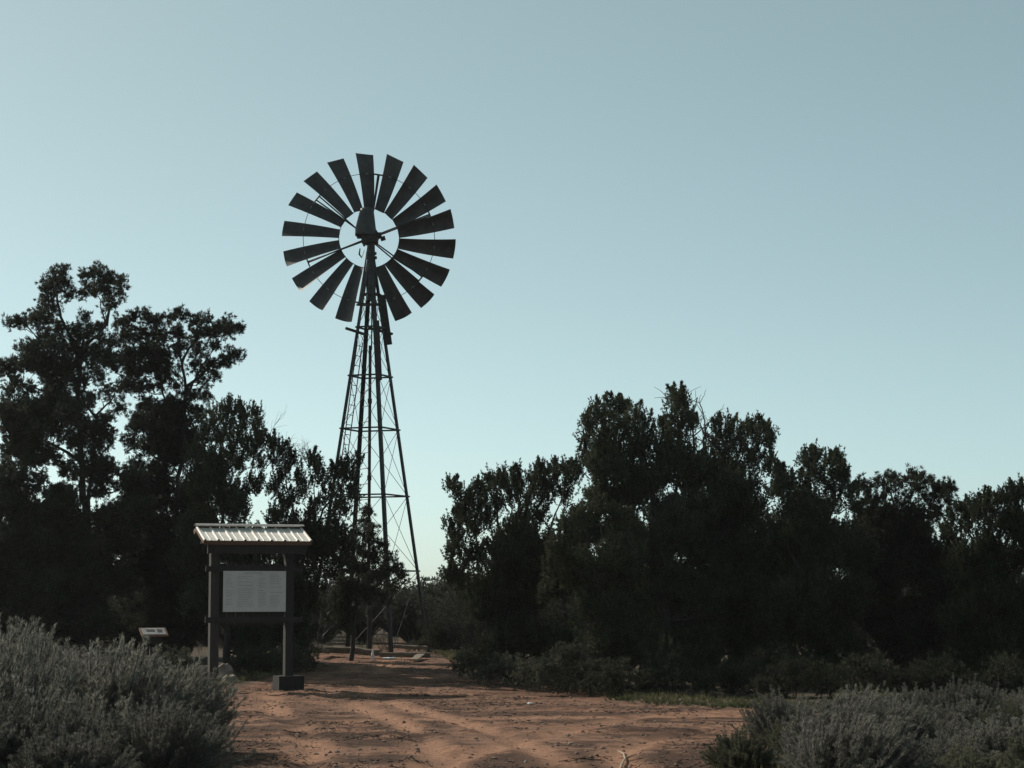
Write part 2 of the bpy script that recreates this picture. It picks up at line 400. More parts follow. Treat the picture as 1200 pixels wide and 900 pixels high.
# ------------------------------------------------------------------ windmill
WY = 45.0
W0 = P(432.5, 690, WY); wx = W0[0]; wz0 = float(gz(wx, WY))
ppm = F / WY
mill = thing('windmill', (wx, WY, wz0), 'tall old steel farm windmill with a many-bladed wheel on a lattice tower', 'windmill')
def zat(py): return P(432, py, WY)[2]
A0 = R(-23.9)
def corner(k, r, z):
    # k: 0 right-rear, 1 left-rear, 2 left-front, 3 right-front
    ang = R(23.9) + k * math.pi / 2
    return np.array([wx + r * math.cos(ang), WY + r * math.sin(ang), z])
ztop = zat(303); rtop = 5 / ppm
rb_slope = (77 - 5) / (765 - 303)
def rad(z): return rtop + (ztop - z) * (rb_slope)
zb = wz0 - .15
for k in range(4):
    m = MB(); a = corner(k, rad(zb), zb); b = corner(k, rtop, ztop)
    e1 = corner((k + 1) % 4, 1, 0) - corner(k, 1, 0); e2 = corner((k + 3) % 4, 1, 0) - corner(k, 1, 0)
    m.angle(a, b, .072, .010, e1, e2)
    m.build('leg', M_steel, mill)
levels = [zat(y) for y in (345, 384, 441, 503, 581, 669)]
for z in levels:
    m = MB()
    for k in range(4):
        a = corner(k, rad(z) + .01, z); b = corner((k + 1) % 4, rad(z) + .01, z)
        m.bar(a, b, .045, .03)
    m.build('crossbar', M_steel, mill)
lv = levels + [wz0 + .05]
for z1, z0 in zip(lv[:-1], lv[1:]):
    m = MB()
    for k in range(4):
        for q in (0, 1):
            a = corner((k + q) % 4, rad(z0) - .02, z0); b = corner((k + 1 - q) % 4, rad(z1) - .02, z1)
            m.tube([a, b], .006, 4)
    m.build('brace_wires', M_steel, mill)
# two ladders running up the tower
def ladder(fa, fb, k0, k1, z0, z1, gap):
    m = MB()
    def pt(f, z, off=0):
        a = corner(k0, rad(z) - .03, z); b = corner(k1, rad(z) - .03, z); return a + (b - a) * f
    m.tube([pt(fa, z0), pt(fb, z1)], .012, 5)
    L = .26
    def pt2(f, z):
        a = corner(k0, rad(z) - .03, z); b = corner(k1, rad(z) - .03, z); return a + (b - a) * f + (b - a) / np.linalg.norm(b - a) * L
    m.tube([pt2(fa, z0), pt2(fb, z1)], .012, 5)
    z = z0 + .1
    while z < z1:
        t = (z - z0) / (z1 - z0); f = fa + (fb - fa) * t
        m.tube([pt(f, z), pt2(f, z)], .008, 4); z += gap
    m.build('ladder', M_steel, mill)
ladder(.22, .18, 2, 1, wz0 + .3, zat(400), .21)
z = zat(640)   # climbing pegs between rear leg and the standpipe
while z < zat(445):
    m = MB(); m.tube([corner(1, rad(z), z), np.array([wx - .01, WY, z])], .009, 4); z += .33
    m.build('climbing_peg', M_steel, mill)
# stand pipe and pump rod
m = MB()
m.tube([(wx - .01, WY, wz0 - .1), (wx - .01, WY, zat(405))], .034, 10)
for y in (470, 560, 650, 720): m.tube([(wx - .01, WY, zat(y) - .05), (wx - .01, WY, zat(y) + .05)], .048, 10)
m.build('standpipe', M_rust, mill, None, True)
m = MB(); m.tube([(wx + .02, WY, zat(410)), (wx + .02, WY, ztop)], .016, 6); m.build('pump_rod', M_steel, mill)
# steel stub plates clamped to the legs
for k, y0, y1, w in ((0, 345, 403, .15), (3, 378, 448, .12)):
    m = MB(); z1, z0 = zat(y0), zat(y1)
    a = corner(k, rad(z0) + .035, z0); b = corner(k, rad(z1) + .035, z1)
    m.bar(a, b, w, .05, up=(0, 1, 0)); m.build('splice_plate', M_rust, mill)
# platform planks under the wheel
for (x0, y0, x1, y1, d) in ((405, 384.5, 431, 393, -.42), (431, 384, 460, 391.5, .1), (418, 357, 447, 357, -.3)):
    a = P(x0, y0, WY + d); b = P(x1, y1, WY + d + .15); m = MB(); m.bar(a, b, .09, .045); m.build('platform_plank', M_rust, mill)
# tower cap, mast and collars
m = MB()
m.tube([(wx, WY, zat(352)), (wx, WY, zat(318)), (wx, WY, zat(300)), (wx, WY, zat(281))], [.10, .11, .085, .075], 10)
for y, r in ((302, .125), (297, .115), (318, .13)): m.tube([(wx, WY, zat(y) - .025), (wx, WY, zat(y) + .025)], r, 12)
m.build('mast', M_steel, mill)
# gearbox below the hood with its axle
hubz = zat(277.5)
m = MB()
m.tube([(wx - .01, WY - .18, hubz + .02), (wx - .01, WY - .12, hubz + .02), (wx - .01, WY + .2, hubz + .02), (wx - .01, WY + .55, hubz + .02)], [.10, .17, .17, .12], 14)
m.box((wx - .03, WY, hubz - .04), (.34, .34, .20))
m.tube([(wx - .30, WY - .05, hubz + .02), (wx + .22, WY - .05, hubz + .02)], .07, 10)
m.tube([(wx + .2, WY - .05, hubz - .06), (wx + .30, WY - .05, hubz - .03)], .05, 8)
m.bar((wx - .16, WY - .1, hubz - .08), (wx - .14, WY - .1, hubz - .22), .05)
m.build('gearbox', M_rust, mill)
m = MB(); m.tube([P(422, 291, WY - .1), P(421, 298, WY - .1), P(424, 302, WY - .1)], [.012, .02, .012], 5)
m.tube([P(424, 302, WY - .1), P(427, 293, WY - .05)], .006, 4)
m.build('furl_lever', M_rust, mill)
# hood: tall tapered sheet cowl, lofted rectangular sections with rounded corners
m = MB(); secs = []
for (pyc, xl, xr, dp) in ((276, 416, 441, .24), (270, 416.2, 441, .25), (262, 418, 440, .22), (252, 420.5, 438.8, .17), (245, 422.5, 437.5, .12), (243.8, 424, 436.5, .08)):
    cx = (P(xl, pyc, WY)[0] + P(xr, pyc, WY)[0]) / 2; hw = (xr - xl) / 2 / ppm; z = zat(pyc); pts = []
    for i in range(16):
        a = i * math.pi / 8; c, s_ = math.cos(a), math.sin(a)
        pts.append([cx + hw * math.copysign(abs(c) ** .5, c), WY + dp * math.copysign(abs(s_) ** .5, s_), z])
    secs.append(pts)
m.add(np.array(secs).reshape(-1, 3), [[i * 16 + k, i * 16 + (k + 1) % 16, (i + 1) * 16 + (k + 1) % 16, (i + 1) * 16 + k] for i in range(5) for k in range(16)])
m.add(secs[-1], [list(range(16))]); m.add(secs[0], [list(range(16))[::-1]])
m.build('gear_hood', M_blade, mill, None, True)
# the wheel (behind the tower as seen here)
wc = np.array([P(432.5, 279.5, WY + .55)[0], WY + .55, P(432.5, 279.5, WY + .55)[2]])
kw = (WY + .55) / F
yaw = R(4)
er = np.array([math.cos(yaw), math.sin(yaw), 0]); en = np.array([-math.sin(yaw), math.cos(yaw), 0]); eu = np.array([0, 0, 1.])
def wp(a, r, n=0.0): return wc + r * (math.sin(a) * er + math.cos(a) * eu) + n * en
m = MB()
m.tube([wc - en * .16, wc + en * .14], .085, 14); m.tube([wc - en * .1, wc - en * .06], .15, 14); m.tube([wc + en * .06, wc + en * .10], .15, 14)
R1, R2 = 35.7 * kw, 77.7 * kw; R3 = 102.5 * kw
for j in range(6):
    a = R(8 + 60 * j)
    for n0 in (-.09, .09):
        off = R(2.2) * (1 if n0 > 0 else -1) * (1.0 if j % 3 == 2 else .25)
        m.tube([wp(a, .1, n0), wp(a + off, R2, n0 * .25)], .016, 6)
    m.bar(wp(a - R(4), R2), wp(a + R(4), R2), .03, .03)
wheel = m.build('wheel', M_steel, mill)
wheel_org = np.array(mill.location)
for rr, tr in ((R1, .008), (R2, .007)):
    m = MB(); an = np.linspace(0, 2 * math.pi, 97)
    m.tube([wp(a, rr, -.03 if rr == R1 else -.02) for a in an], tr, 5, False)
    m.build('rim', M_steel, wheel, wheel_org)
for j in range(18):
    if j == 9: continue
    g = np.random.default_rng(40 + j); a = R(-1.0 + 20 * j + g.uniform(-.9, .9)); m = MB()
    pr = R(30 + g.uniform(-4, 4)); bend = g.uniform(-.015, .02)
    nr, nc = 9, 7; v = []
    for side in (0, 1):
        for i in range(nr):
            t = i / (nr - 1); r = R1 * .985 + (R3 - R1) * t
            ch = (11.5 + (22.5 - 11.5) * t) * kw / math.cos(pr)
            am = a - R(2.6) * t
            tang = math.cos(am) * er - math.sin(am) * eu
            cd = tang * math.cos(pr + .1 * t) + en * math.sin(pr + .1 * t)
            nd = -tang * math.sin(pr) + en * math.cos(pr)
            for k in range(nc):
                u = k / (nc - 1) - .5
                cam_ = .13 * ch * (1 - 4 * u * u)
                v.append(wp(am, r + (.03 * ch * (1 - 4 * u * u) if i == nr - 1 else 0)) + cd * u * ch + nd * (cam_ + bend * t * t + side * .0025))
    f = []
    S = nr * nc
    for i in range(nr - 1):
        for k in range(nc - 1):
            q = i * nc + k; f.append([q, q + 1, q + nc + 1, q + nc]); f.append([S + q, S + q + nc, S + q + nc + 1, S + q + 1])
    for k in range(nc - 1):
        f.append([k, S + k, S + k + 1, k + 1]); q = (nr - 1) * nc + k; f.append([q, q + 1, S + q + 1, S + q])
    for i in range(nr - 1):
        q = i * nc; f.append([q, q + nc, S + q + nc, S + q]); q += nc - 1; f.append([q, S + q, S + q + nc, q + nc])
    m.add(v, f)
    bl = m.build('blade', M_blade, wheel, wheel_org)
    m = MB(); am = a - R(1.6); tang = math.cos(am) * er - math.sin(am) * eu
    m.bar(wp(am, R2, -.035) - tang * .03, wp(am, R2, -.035) + tang * .03, .02, .012)
    m2 = m.build('bracket', M_flash, wheel, wheel_org)

# ------------------------------------------------------------------ information kiosk
KY = 34.5; kx = P(296, 700, KY)[0]; kz = float(gz(kx, KY)); KT = R(20)
kc, ks = math.cos(KT), math.sin(KT)
KR = np.array([[kc, -ks, 0], [ks, kc, 0], [0, 0, 1]])
def K(x, y, z): return np.array([kx, KY, 0]) + KR @ np.array([x, y, z], float)
class KMB(MB):
    def kbox(s, x0, x1, y0, y1, z0, z1): s.box(K((x0 + x1) / 2, (y0 + y1) / 2, (z0 + z1) / 2), (x1 - x0, y1 - y0, z1 - z0), KR)
kiosk = thing('information_kiosk', (kx, KY, kz), 'roofed wooden notice board with a ribbed metal roof and pale panel by the track', 'notice board')
for x0, x1 in ((-.70, -.56), (.53, .66)):
    m = KMB(); m.kbox(x0, x1, -.08, .08, kz - .2, 2.36); m.build('post', M_post if x0 < 0 else M_wood, kiosk)
m = KMB(); m.box(K(.60, -.02, kz + .11), (.42, .36, .26), KR @ np.array([[.998, -.05, 0], [.05, .998, 0], [0, 0, 1]])); m.build('footing', M_footing, kiosk)
m = KMB()
x = -.555
while x < .52:
    w = min(.137, .525 - x); m.kbox(x, x + w - .006, -.02 + rng.uniform(-.003, .003), .02, 1.06, 2.04); x += .139
m.build('backboard', M_wood, kiosk)
for z0, z1 in ((1.915, 2.0), (1.10, 1.19)):
    m = KMB(); m.kbox(-.79, .80, -.125, -.084, z0, z1); m.build('rail', M_wood, kiosk)
m = KMB(); m.kbox(-.52, .52, -.05, -.024, 1.262, 1.945)
for a in ((-.545, -.515, -.06, -.022, 1.24, 1.967), (.515, .545, -.06, -.022, 1.24, 1.967)): m.kbox(*a)
m.build('panel_frame', M_wood, kiosk)
m = KMB(); m.kbox(-.512, .512, -.145, -.128, 1.275, 1.925); panel = m.build('panel', M_panel, kiosk)
m = KMB(); g = np.random.default_rng(3)
for cx0, cx1 in ((-.47, -.33), (-.28, .0), (.05, .2), (.25, .46)):
    z = 1.86
    while z > 1.33:
        if g.random() < .8:
            m.kbox(cx0, cx0 + (cx1 - cx0) * g.uniform(.55, 1), -.1475, -.146, z, z + .008)
        z -= .028
m.kbox(-.18, .12, -.1475, -.146, 1.885, 1.902)
m.build('printed_lines', M_ink, panel, np.array(kiosk.location))
# roof: beams, rafters, fascia, ribbed sheet, ridge cap
zr, ze, hw = 2.64, 2.415, .885
YR, YF, YB, zbk = .27, -.35, .42, 2.585
m = KMB()
m.kbox(-.80, .80, -.30, -.24, 2.20, 2.375); m.kbox(-.80, .80, .22, .28, 2.36, 2.55); m.build('beam', M_wood, kiosk)
m = KMB()
for x in (-.62, -.3, .06, .36, .58):
    m.bar(K(x, YR, zr - .065), K(x, YF * .95, ze - .045), .05, .06); m.bar(K(x, YR + .01, zr - .07), K(x, YB * .96, zbk - .055), .05, .05)
for x in (-.63, .595):
    m.kbox(x - .03, x + .03, -.24, .22, 2.24, 2.30); m.kbox(x - .03, x + .03, .19, .22, 2.30, 2.50)
m.build('rafters', M_wood, kiosk)
m = KMB()
m.kbox(-hw + .02, hw - .02, YF, YF + .018, ze - .075, ze - .012); m.kbox(-hw + .02, hw - .02, YB - .018, YB, zbk - .08, zbk - .012)
for x in (-hw + .01, hw - .01): m.bar(K(x, YR, zr - .044), K(x, YF, ze - .040), .02, .06); m.bar(K(x, YR, zr - .046), K(x, YB, zbk - .044), .02, .06)
m.build('fascia', M_trim, kiosk)
m = MB(); prof = []
pitch = (2 * hw - .045) / 8; x = -hw
for q in range(9):
    prof += [(x, 0.0), (x + .012, .022), (x + .032, .022), (x + .044, 0)]
    if q < 8: prof += [(x + .105, 0), (x + .110, .007), (x + .122, .007), (x + .127, 0)]
    x += pitch
prof = [(min(a, hw), b) for a, b in prof]
for y0, y1, z0, z1 in ((YR - .01, YF - .03, zr - .02, ze - .012), (YR + .01, YB + .02, zr - .022, zbk - .012)):
    n = len(prof); v = []
    for lay in (0, .003):
        for yy, zz in ((y0, z0), (y1, z1)):
            for a, b in prof: v.append(K(a, yy, zz - lay + b))
    f = []
    for k in range(n - 1):
        f.append([k, k + 1, n + k + 1, n + k]); f.append([2 * n + k, 3 * n + k, 3 * n + k + 1, 2 * n + k + 1])
        f.append([n + k, n + k + 1, 3 * n + k + 1, 3 * n + k])
    m.add(v, f)
m.build('roof_sheet', M_roof, kiosk)
m = MB(); v = []
for (yy, z) in ((YR - .10, zr + .022), (YR - .012, zr + .052), (YR + .012, zr + .052), (YR + .12, zr + .018)):
    for x in (-hw - .01, hw + .01): v.append(K(x, yy, z))
v2 = [q - np.array([0, 0, .004]) for q in v]
m.add(v + v2, [[0, 1, 3, 2], [2, 3, 5, 4], [4, 5, 7, 6], [8, 10, 11, 9], [10, 12, 13, 11], [12, 14, 15, 13], [0, 8, 9, 1], [6, 7, 15, 14]])
m.build('ridge_cap', M_flash, kiosk)

# ------------------------------------------------------------------ small lectern sign
LY = 35.5; lx = P(180, 740, LY)[0]; lz = float(gz(lx, LY))
lect = thing('lectern_sign', (lx, LY, lz), 'small low slanted sign with rust framed top, left of the notice board', 'sign')
ztopL = P(180, 741, LY)[2]
def LP_(x, y, z): return np.array([lx, LY, ztopL]) + KR @ np.array([x, y, z], float)
Rx = lambda a: np.array([[1, 0, 0], [0, math.cos(a), -math.sin(a)], [0, math.sin(a), math.cos(a)]])
tilt = R(24)
m = MB(); m.box(LP_(0, 0, 0), (.44, .30, .03), KR @ Rx(tilt)); m.build('frame', M_trim, lect)
m = MB(); m.box(LP_(0, 0, 0) + KR @ Rx(tilt) @ np.array([0, .0, .018]), (.38, .24, .008), KR @ Rx(tilt)); m.build('panel', M_flash, lect)
m = MB()
for (a, b, c, d) in ((-.05, .02, .14, .09), (.1, .01, .08, .12)):
    m.box(LP_(0, 0, 0) + KR @ Rx(tilt) @ np.array([a, b, .0235]), (c, d, .002), KR @ Rx(tilt))
m.build('printed_picture', M_blade, lect)
m = MB(); m.box(LP_(0, .02, -.12), (.30, .20, .16), KR); m.box(LP_(0, .03, -.12 + (lz - .1 - ztopL) / 2), (.11, .11, ztopL - lz - .1), KR); m.build('post', M_wood, lect)

# ------------------------------------------------------------------ timbers, rocks, litter near the tower
def beam_thing(name, a, b, w, h, mat, label, cat, group=None):
    a = np.array(a); b = np.array(b); n = 8; mb = MB(); d = (b - a) / np.linalg.norm(b - a)
    sd = np.cross(d, (0, 0, 1)); sd /= np.linalg.norm(sd); up = np.cross(sd, d)
    v = []; g = np.random.default_rng(int(abs(a[0]) * 100) + 3)
    for i in range(n):
        c = a + (b - a) * i / (n - 1) + sd * g.normal() * w * .06 + up * g.normal() * h * .05
        ww = w * g.uniform(.9, 1.05) / 2; hh = h * g.uniform(.9, 1.05) / 2
        for (p, q) in ((-1, -.7), (-.7, -1), (.7, -1), (1, -.7), (1, .7), (.7, 1), (-.7, 1), (-1, .7)): v.append(c + sd * p * ww + up * q * hh)
    f = [[i * 8 + k, i * 8 + (k + 1) % 8, (i + 1) * 8 + (k + 1) % 8, (i + 1) * 8 + k] for i in range(n - 1) for k in range(8)]
    mb.add(v, f); mb.add(v[:8], [list(range(8))[::-1]]); mb.add(v[-8:], [list(range(8))])
    return solid(mb, name, mat, (a + b) / 2, label, cat, group)
def G(px, Y, dz=0):
    x = XY(px, Y); return np.array([x, Y, float(gz(x, Y)) + dz])
GT = 'old timbers lying round the tower foot'
beam_thing('timber_beam', G(384, 42.9, .14), G(448, 42.6, .12), .14, .13, M_plank, 'long pale squared timber lying left of the tower foot', 'timber', GT)
beam_thing('timber_beam', G(446, 42.3, .09), G(505, 42.3, .08), .12, .10, M_plank, 'weathered squared timber lying across the right foot of the tower', 'timber', GT)
beam_thing('timber_beam', G(371, 42.2, .2), G(386, 42.8, .10), .10, .08, M_plank, 'short timber tilted up at the left end of the timbers', 'timber', GT)
beam_thing('timber_beam', G(462, 44.8, .16), G(502, 44.6, .14), .10, .08, M_plank, 'thin grey timber lying behind the others at the tower foot', 'timber', GT)
beam_thing('timber_board', G(450, 41.6, .06), G(465, 41.6, .06), .2, .035, M_white, 'short white board lying in front of the timbers', 'board')
beam_thing('timber_board', G(485, 41.3, .04), G(495, 42.3, .10), .16, .03, M_plank, 'pale board propped on the right timber', 'board')
beam_thing('fallen_log', P(500, 757, 46.5), P(536, 758, 46.2), .16, .14, M_bark, 'dark fallen log held off the ground right of the tower', 'log')
def rock(px, Y, w, h, label, mat=M_rock, name='rock', cat='rock', seed=1):
    c = G(px, Y); mb = MB(); g = np.random.default_rng(seed); v = []
    nl, nk = 5, 9
    for i in range(nl):
        t = i / (nl - 1); rr = math.cos(t * 1.35) ** .6
        for k in range(nk):
            a = k * 2 * math.pi / nk; q = g.uniform(.8, 1.15)
            v.append(c + [w / 2 * rr * q * math.cos(a), w * .36 * rr * q * math.sin(a), h * math.sin(t * 1.5) * g.uniform(.85, 1.1) - .03])
    mb.add(v, [[i * nk + k, i * nk + (k + 1) % nk, (i + 1) * nk + (k + 1) % nk, (i + 1) * nk + k] for i in range(nl - 1) for k in range(nk)])
    mb.add(v[-nk:], [list(range(nk))])
    return solid(mb, name, mat, c, label, cat)
rock(263, 36.6, .45, .34, 'pale angular rock seen under the notice board beside its left post', seed=4)
rock(272, 36.2, .30, .16, 'small pale rock just right of the larger rock under the notice board', seed=5)
rock(621, 31.0, .10, .05, 'small white scrap on the red earth in the middle of the clearing', M_white, 'litter', 'litter', 6)
rock(438, 42.3, .07, .2, 'bright white scrap on the long timber', M_white, 'litter', 'litter', 7)
mb = MB(); pts = [G(724, 19.4, .02), G(727, 20.0, .03), G(731, 20.5, .025), G(729, 21.0, .04), G(722, 21.6, .03)]
mb.tube(pts, [.008, .011, .010, .008, .004], 6); mb.tube([pts[2], pts[2] + [.12, .15, .03]], [.009, .004], 5)
solid(mb, 'fallen_branch', M_branch_pale, pts[2], 'pale peeled stick lying on the red earth at the bottom of the picture', 'branch')
mb = MB(); c = G(434, 44.3); mb.tube([c, c + [0, 0, .9]], .06, 8); mb.tube([c + [0, 0, .9], c + [0, 0, 1.0]], .075, 8)
solid(mb, 'short_post', M_bark, c, 'short dark post standing under the windmill tower', 'post')

# ------------------------------------------------------------------ trees
def unit(v): return v / (np.linalg.norm(v, axis=-1, keepdims=True) + 1e-9)
def wiggle(a, b, n, amp, g, sag=0):
    t = np.linspace(0, 1, n)[:, None]; p = a + (b - a) * t
    L = np.linalg.norm(b - a)
    off = g.normal(size=(n, 3)) * amp * L; off[0] = 0; off[-1] = 0
    p = p + off; p[:, 2] += sag * L * (4 * t * (1 - t))[:, 0]
    return p
def make_tree(name, label, cat, group, Y, base_px, stems, blobs, kind, seed, K=6.0, fill=(), dead=(), trunk_r=.14, depth=None, leafmat=None):
    g = np.random.default_rng(seed)
    bx = XY(base_px, Y); base = np.array([bx, Y, float(gz(bx, Y))])
    root = thing(name, base, label, cat, group)
    sc = Y / F
    tb = MB(); cr = MB(); nodes = []
    for st in stems:
        pts = []
        for q in st:
            dy = q[2] if len(q) > 2 else g.normal() * .12
            pts.append(P(q[0], q[1], Y + dy))
        pts = np.array(pts)
        if st[0][1] > 740: pts[0] = base + [(st[0][0] - base_px) * sc, 0, -.1]
        # densify
        fine = []
        for a, b in zip(pts[:-1], pts[1:]): fine += list(wiggle(a, b, 5, .025, g)[:-1])
        fine.append(pts[-1]); fine = np.array(fine); nn = len(fine)
        lead = trunk_r * (1.0 if st is stems[0] else .42)
        rr = lead * .72 * (1 - .86 * np.linspace(0, 1, nn) ** .6)
        tb.tube(fine, rr, 8); nodes += [(p, r) for p, r in zip(fine, rr)]
    NP_ = np.array([p for p, r in nodes]); NR = np.array([r for p, r in nodes])
    allb = []
    for b in blobs:
        px, py, r = b[:3]; dy = b[3] if len(b) > 3 else g.uniform(-.55, .55)
        c = P(px, py, Y + dy); allb.append((c, r * sc, r * sc * .9, r * sc * 1.1, K))
    for f in fill:
        px, py, rx, ry = f[:4]; kk = f[4] if len(f) > 4 else K
        c = P(px, py, Y + (f[5] if len(f) > 5 else 0)); allb.append((c, rx * sc, ry * sc, min(rx, ry * 1.3) * sc, kk))
    order = []
    for (c, rx, rz, ry, kk) in allb:
        nt = max(9, int(kk * math.pi * rx * rz / .045 * (3.0 if kind == 'pinyon' else 2.0)))
        big = rx > .45
        # split a big volume into clumps with limbs of their own
        ncl = 1 if not big else max(6, int(rx * rz * 20))
        cents = []
        for i in range(ncl):
            if not big: cents.append(c); continue
            d = unit(g.normal(size=3)) * g.uniform(.2, 1) ** .45
            cents.append(c + d * [rx, ry, rz] * .82)
        for cc in cents:
            score = np.linalg.norm(NP_ - cc, axis=1) + 1.6 * np.maximum(0, NP_[:, 2] - cc[2] + .15)
            j = int(np.argmin(score)); a = NP_[j]; L = np.linalg.norm(cc - a)
            r0 = min(NR[j] * .7, .009 + .013 * L)
            if L > .05: tb.tube(wiggle(a, cc, 6, .05, g, -.06), np.linspace(r0, .006, 6), 5)
            m_ = max(3, nt // ncl)
            if big: ex = np.array([.34, .34, .28]) * g.uniform(.7, 1.25)
            else: ex = np.array([rx, ry, rz])
            u = unit(g.normal(size=(m_, 3))) * (g.uniform(.12, 1, m_) ** .5)[:, None]
            ends = cc + u * ex
            tb.cones(np.repeat(cc[None], m_, 0) + g.normal(size=(m_, 3)) * .02, ends, .007, .003, 3)
            ax = unit(u * 1.0 + np.array([0, 0, .55]))
            if kind == 'pinyon':
                q = 5; C = np.repeat(ends, q, 0) + g.normal(size=(m_ * q, 3)) * .052
                cr.blades(C, np.repeat(ax, q, 0), 22, .078, .0125, .62, g)
            elif kind == 'juniper':
                q = 3; axx = unit(np.repeat(u, q, 0) * .55 + np.array([0, 0, .9]) + g.normal(size=(m_ * q, 3)) * .3)
                C0 = np.repeat(ends, q, 0) + g.normal(size=(m_ * q, 3)) * .055
                for st_, nb, sp in ((-.06, 12, .62), (-.01, 12, .5), (.045, 10, .36), (.095, 7, .24)):
                    cr.blades(C0 + axx * st_, axx, nb, .060, .015, sp, g)
                if not big:
                    for _ in range(g.integers(1, 4)):
                        p0 = cc + np.array([g.uniform(-.8, .8) * rx, g.uniform(-.6, .6) * ry, rz * g.uniform(.6, .95)]); dd = unit(np.array([g.normal() * .3, g.normal() * .2, 1.])); hl = g.uniform(.07, .20)
                        tt = np.linspace(0, 1, 9)[:, None]; CC = np.repeat(p0 + dd * tt * hl, 3, 0) + g.normal(size=(27, 3)) * .022 * (1.15 - np.repeat(tt, 3, 0))
                        cr.blades(CC, np.repeat(dd[None], 27, 0), 9, .055, .014, .42, g); tb.cones([cc], [p0 + dd * hl], .006, .003, 3)
            elif kind == 'weeping':
                q = 7; axx = unit(u * .5 + np.array([0, 0, .25])); s_ = g.uniform(-1, 1, (m_ * q, 1))
                C = np.repeat(ends, q, 0) + np.array([[0, 0, 1.]]) * s_ * .13 + g.normal(size=(m_ * q, 3)) * .025
                cr.blades(C, np.repeat(axx, q, 0), 13, .062, .017, .45, g)
            else:  # shrub
                q = 4; axx = unit(u * .8 + np.array([0, 0, .8]))
                C = np.repeat(ends, q, 0) + g.normal(size=(m_ * q, 3)) * .05
                cr.blades(C, np.repeat(axx, q, 0), 12, .066, .014, .55, g)
    tb.build('trunk', M_bark, root, base, True)
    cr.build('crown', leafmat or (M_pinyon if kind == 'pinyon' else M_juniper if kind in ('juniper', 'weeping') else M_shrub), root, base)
    if dead:
        db = MB()
        def grow(p, d, L, r, lev):
            n = 6; pts = [p]
            for i in range(n):
                d = unit(d + g.normal(size=3) * .16 + np.array([0, 0, .05])); pts.append(pts[-1] + d * L / n)
            db.tube(pts, np.linspace(r, r * .45, n + 1), 5)
            if lev > 0:
                for i in range(2, n + 1):
                    for _ in range(1 + (g.random() < .4)):
                        dd = unit(d + g.normal(size=3) * .75); grow(pts[i], dd, L * g.uniform(.35, .62), r * .45, lev - 1)
        for (x0, y0, x1, y1, r) in dead:
            dy = g.uniform(-.3, .3); a = P(x0, y0, Y + dy); b = P(x1, y1, Y + dy + g.uniform(-.2, .2))
            grow(a, unit(b - a), np.linalg.norm(b - a), r, 2)
        db.build('bare_branches', M_dead, root, base, True)
    return root

GL = 'pinyon and juniper trees left of the windmill'
GR = 'junipers and pinyons right of the clearing'
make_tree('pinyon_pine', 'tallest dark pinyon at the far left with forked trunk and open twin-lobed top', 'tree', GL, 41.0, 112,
    [[(112, 800), (106, 680), (103, 620), (94, 527), (91, 460), (94, 424), (71, 371), (64, 335)],
     [(94, 424), (103, 403), (124, 382), (114, 345)], [(124, 382), (133, 345)],
     [(104, 620), (107, 549), (114, 485), (130, 470), (145, 440)], [(92, 480), (60, 462), (25, 450)], [(95, 540), (60, 520), (15, 505)], [(91, 450), (60, 420), (30, 380)],
     [(103, 640), (60, 600), (15, 560)], [(114, 490), (95, 470)]],
    [(100, 393, 11), (116, 386, 8), (106, 412, 11), (122, 418, 9), (134, 424, 8), (64, 330, 15), (74, 318, 7), (56, 345, 11), (46, 372, 12), (28, 376, 9), (14, 379, 7), (60, 362, 10), (82, 345, 8), (100, 324, 8), (116, 321, 9), (133, 328, 9), (142, 333, 6), (104, 340, 9), (122, 340, 10), (136, 345, 7), (128, 358, 8),
     (66, 385, 10), (86, 392, 10), (100, 372, 6), (52, 395, 9), (42, 412, 12), (66, 408, 12), (88, 412, 12), (28, 425, 12), (50, 430, 14), (10, 432, 12), (74, 432, 14), (108, 420, 8), (122, 400, 6), (132, 405, 8), (112, 438, 10),
     (14, 452, 12), (34, 455, 9), (64, 455, 14), (90, 450, 12), (130, 428, 9), (8, 480, 12), (30, 478, 13), (55, 482, 14), (78, 478, 12), (104, 470, 10), (124, 462, 8), (16, 505, 13), (45, 508, 13), (70, 505, 13), (88, 520, 9),
     (125, 490, 8), (138, 478, 8), (12, 530, 12), (36, 540, 14), (62, 535, 12), (82, 552, 11), (14, 560, 13), (46, 566, 12), (72, 580, 14), (120, 520, 9), (126, 545, 9), (20, 590, 14), (50, 600, 14), (118, 575, 9)],
    'pinyon', 11, 3.9, fill=[(62, 420, 42, 34, 1.5), (55, 495, 62, 45, 3.6), (112, 530, 32, 50, 2.8), (85, 600, 42, 40, 4.5), (150, 590, 35, 40, 4.5), (40, 650, 75, 50, 7), (60, 715, 75, 50, 7), (10, 600, 40, 60, 4.5), (130, 655, 45, 55, 5), (20, 740, 60, 40, 6), (8, 675, 36, 30, 6), (78, 672, 36, 26, 6)], trunk_r=.17)
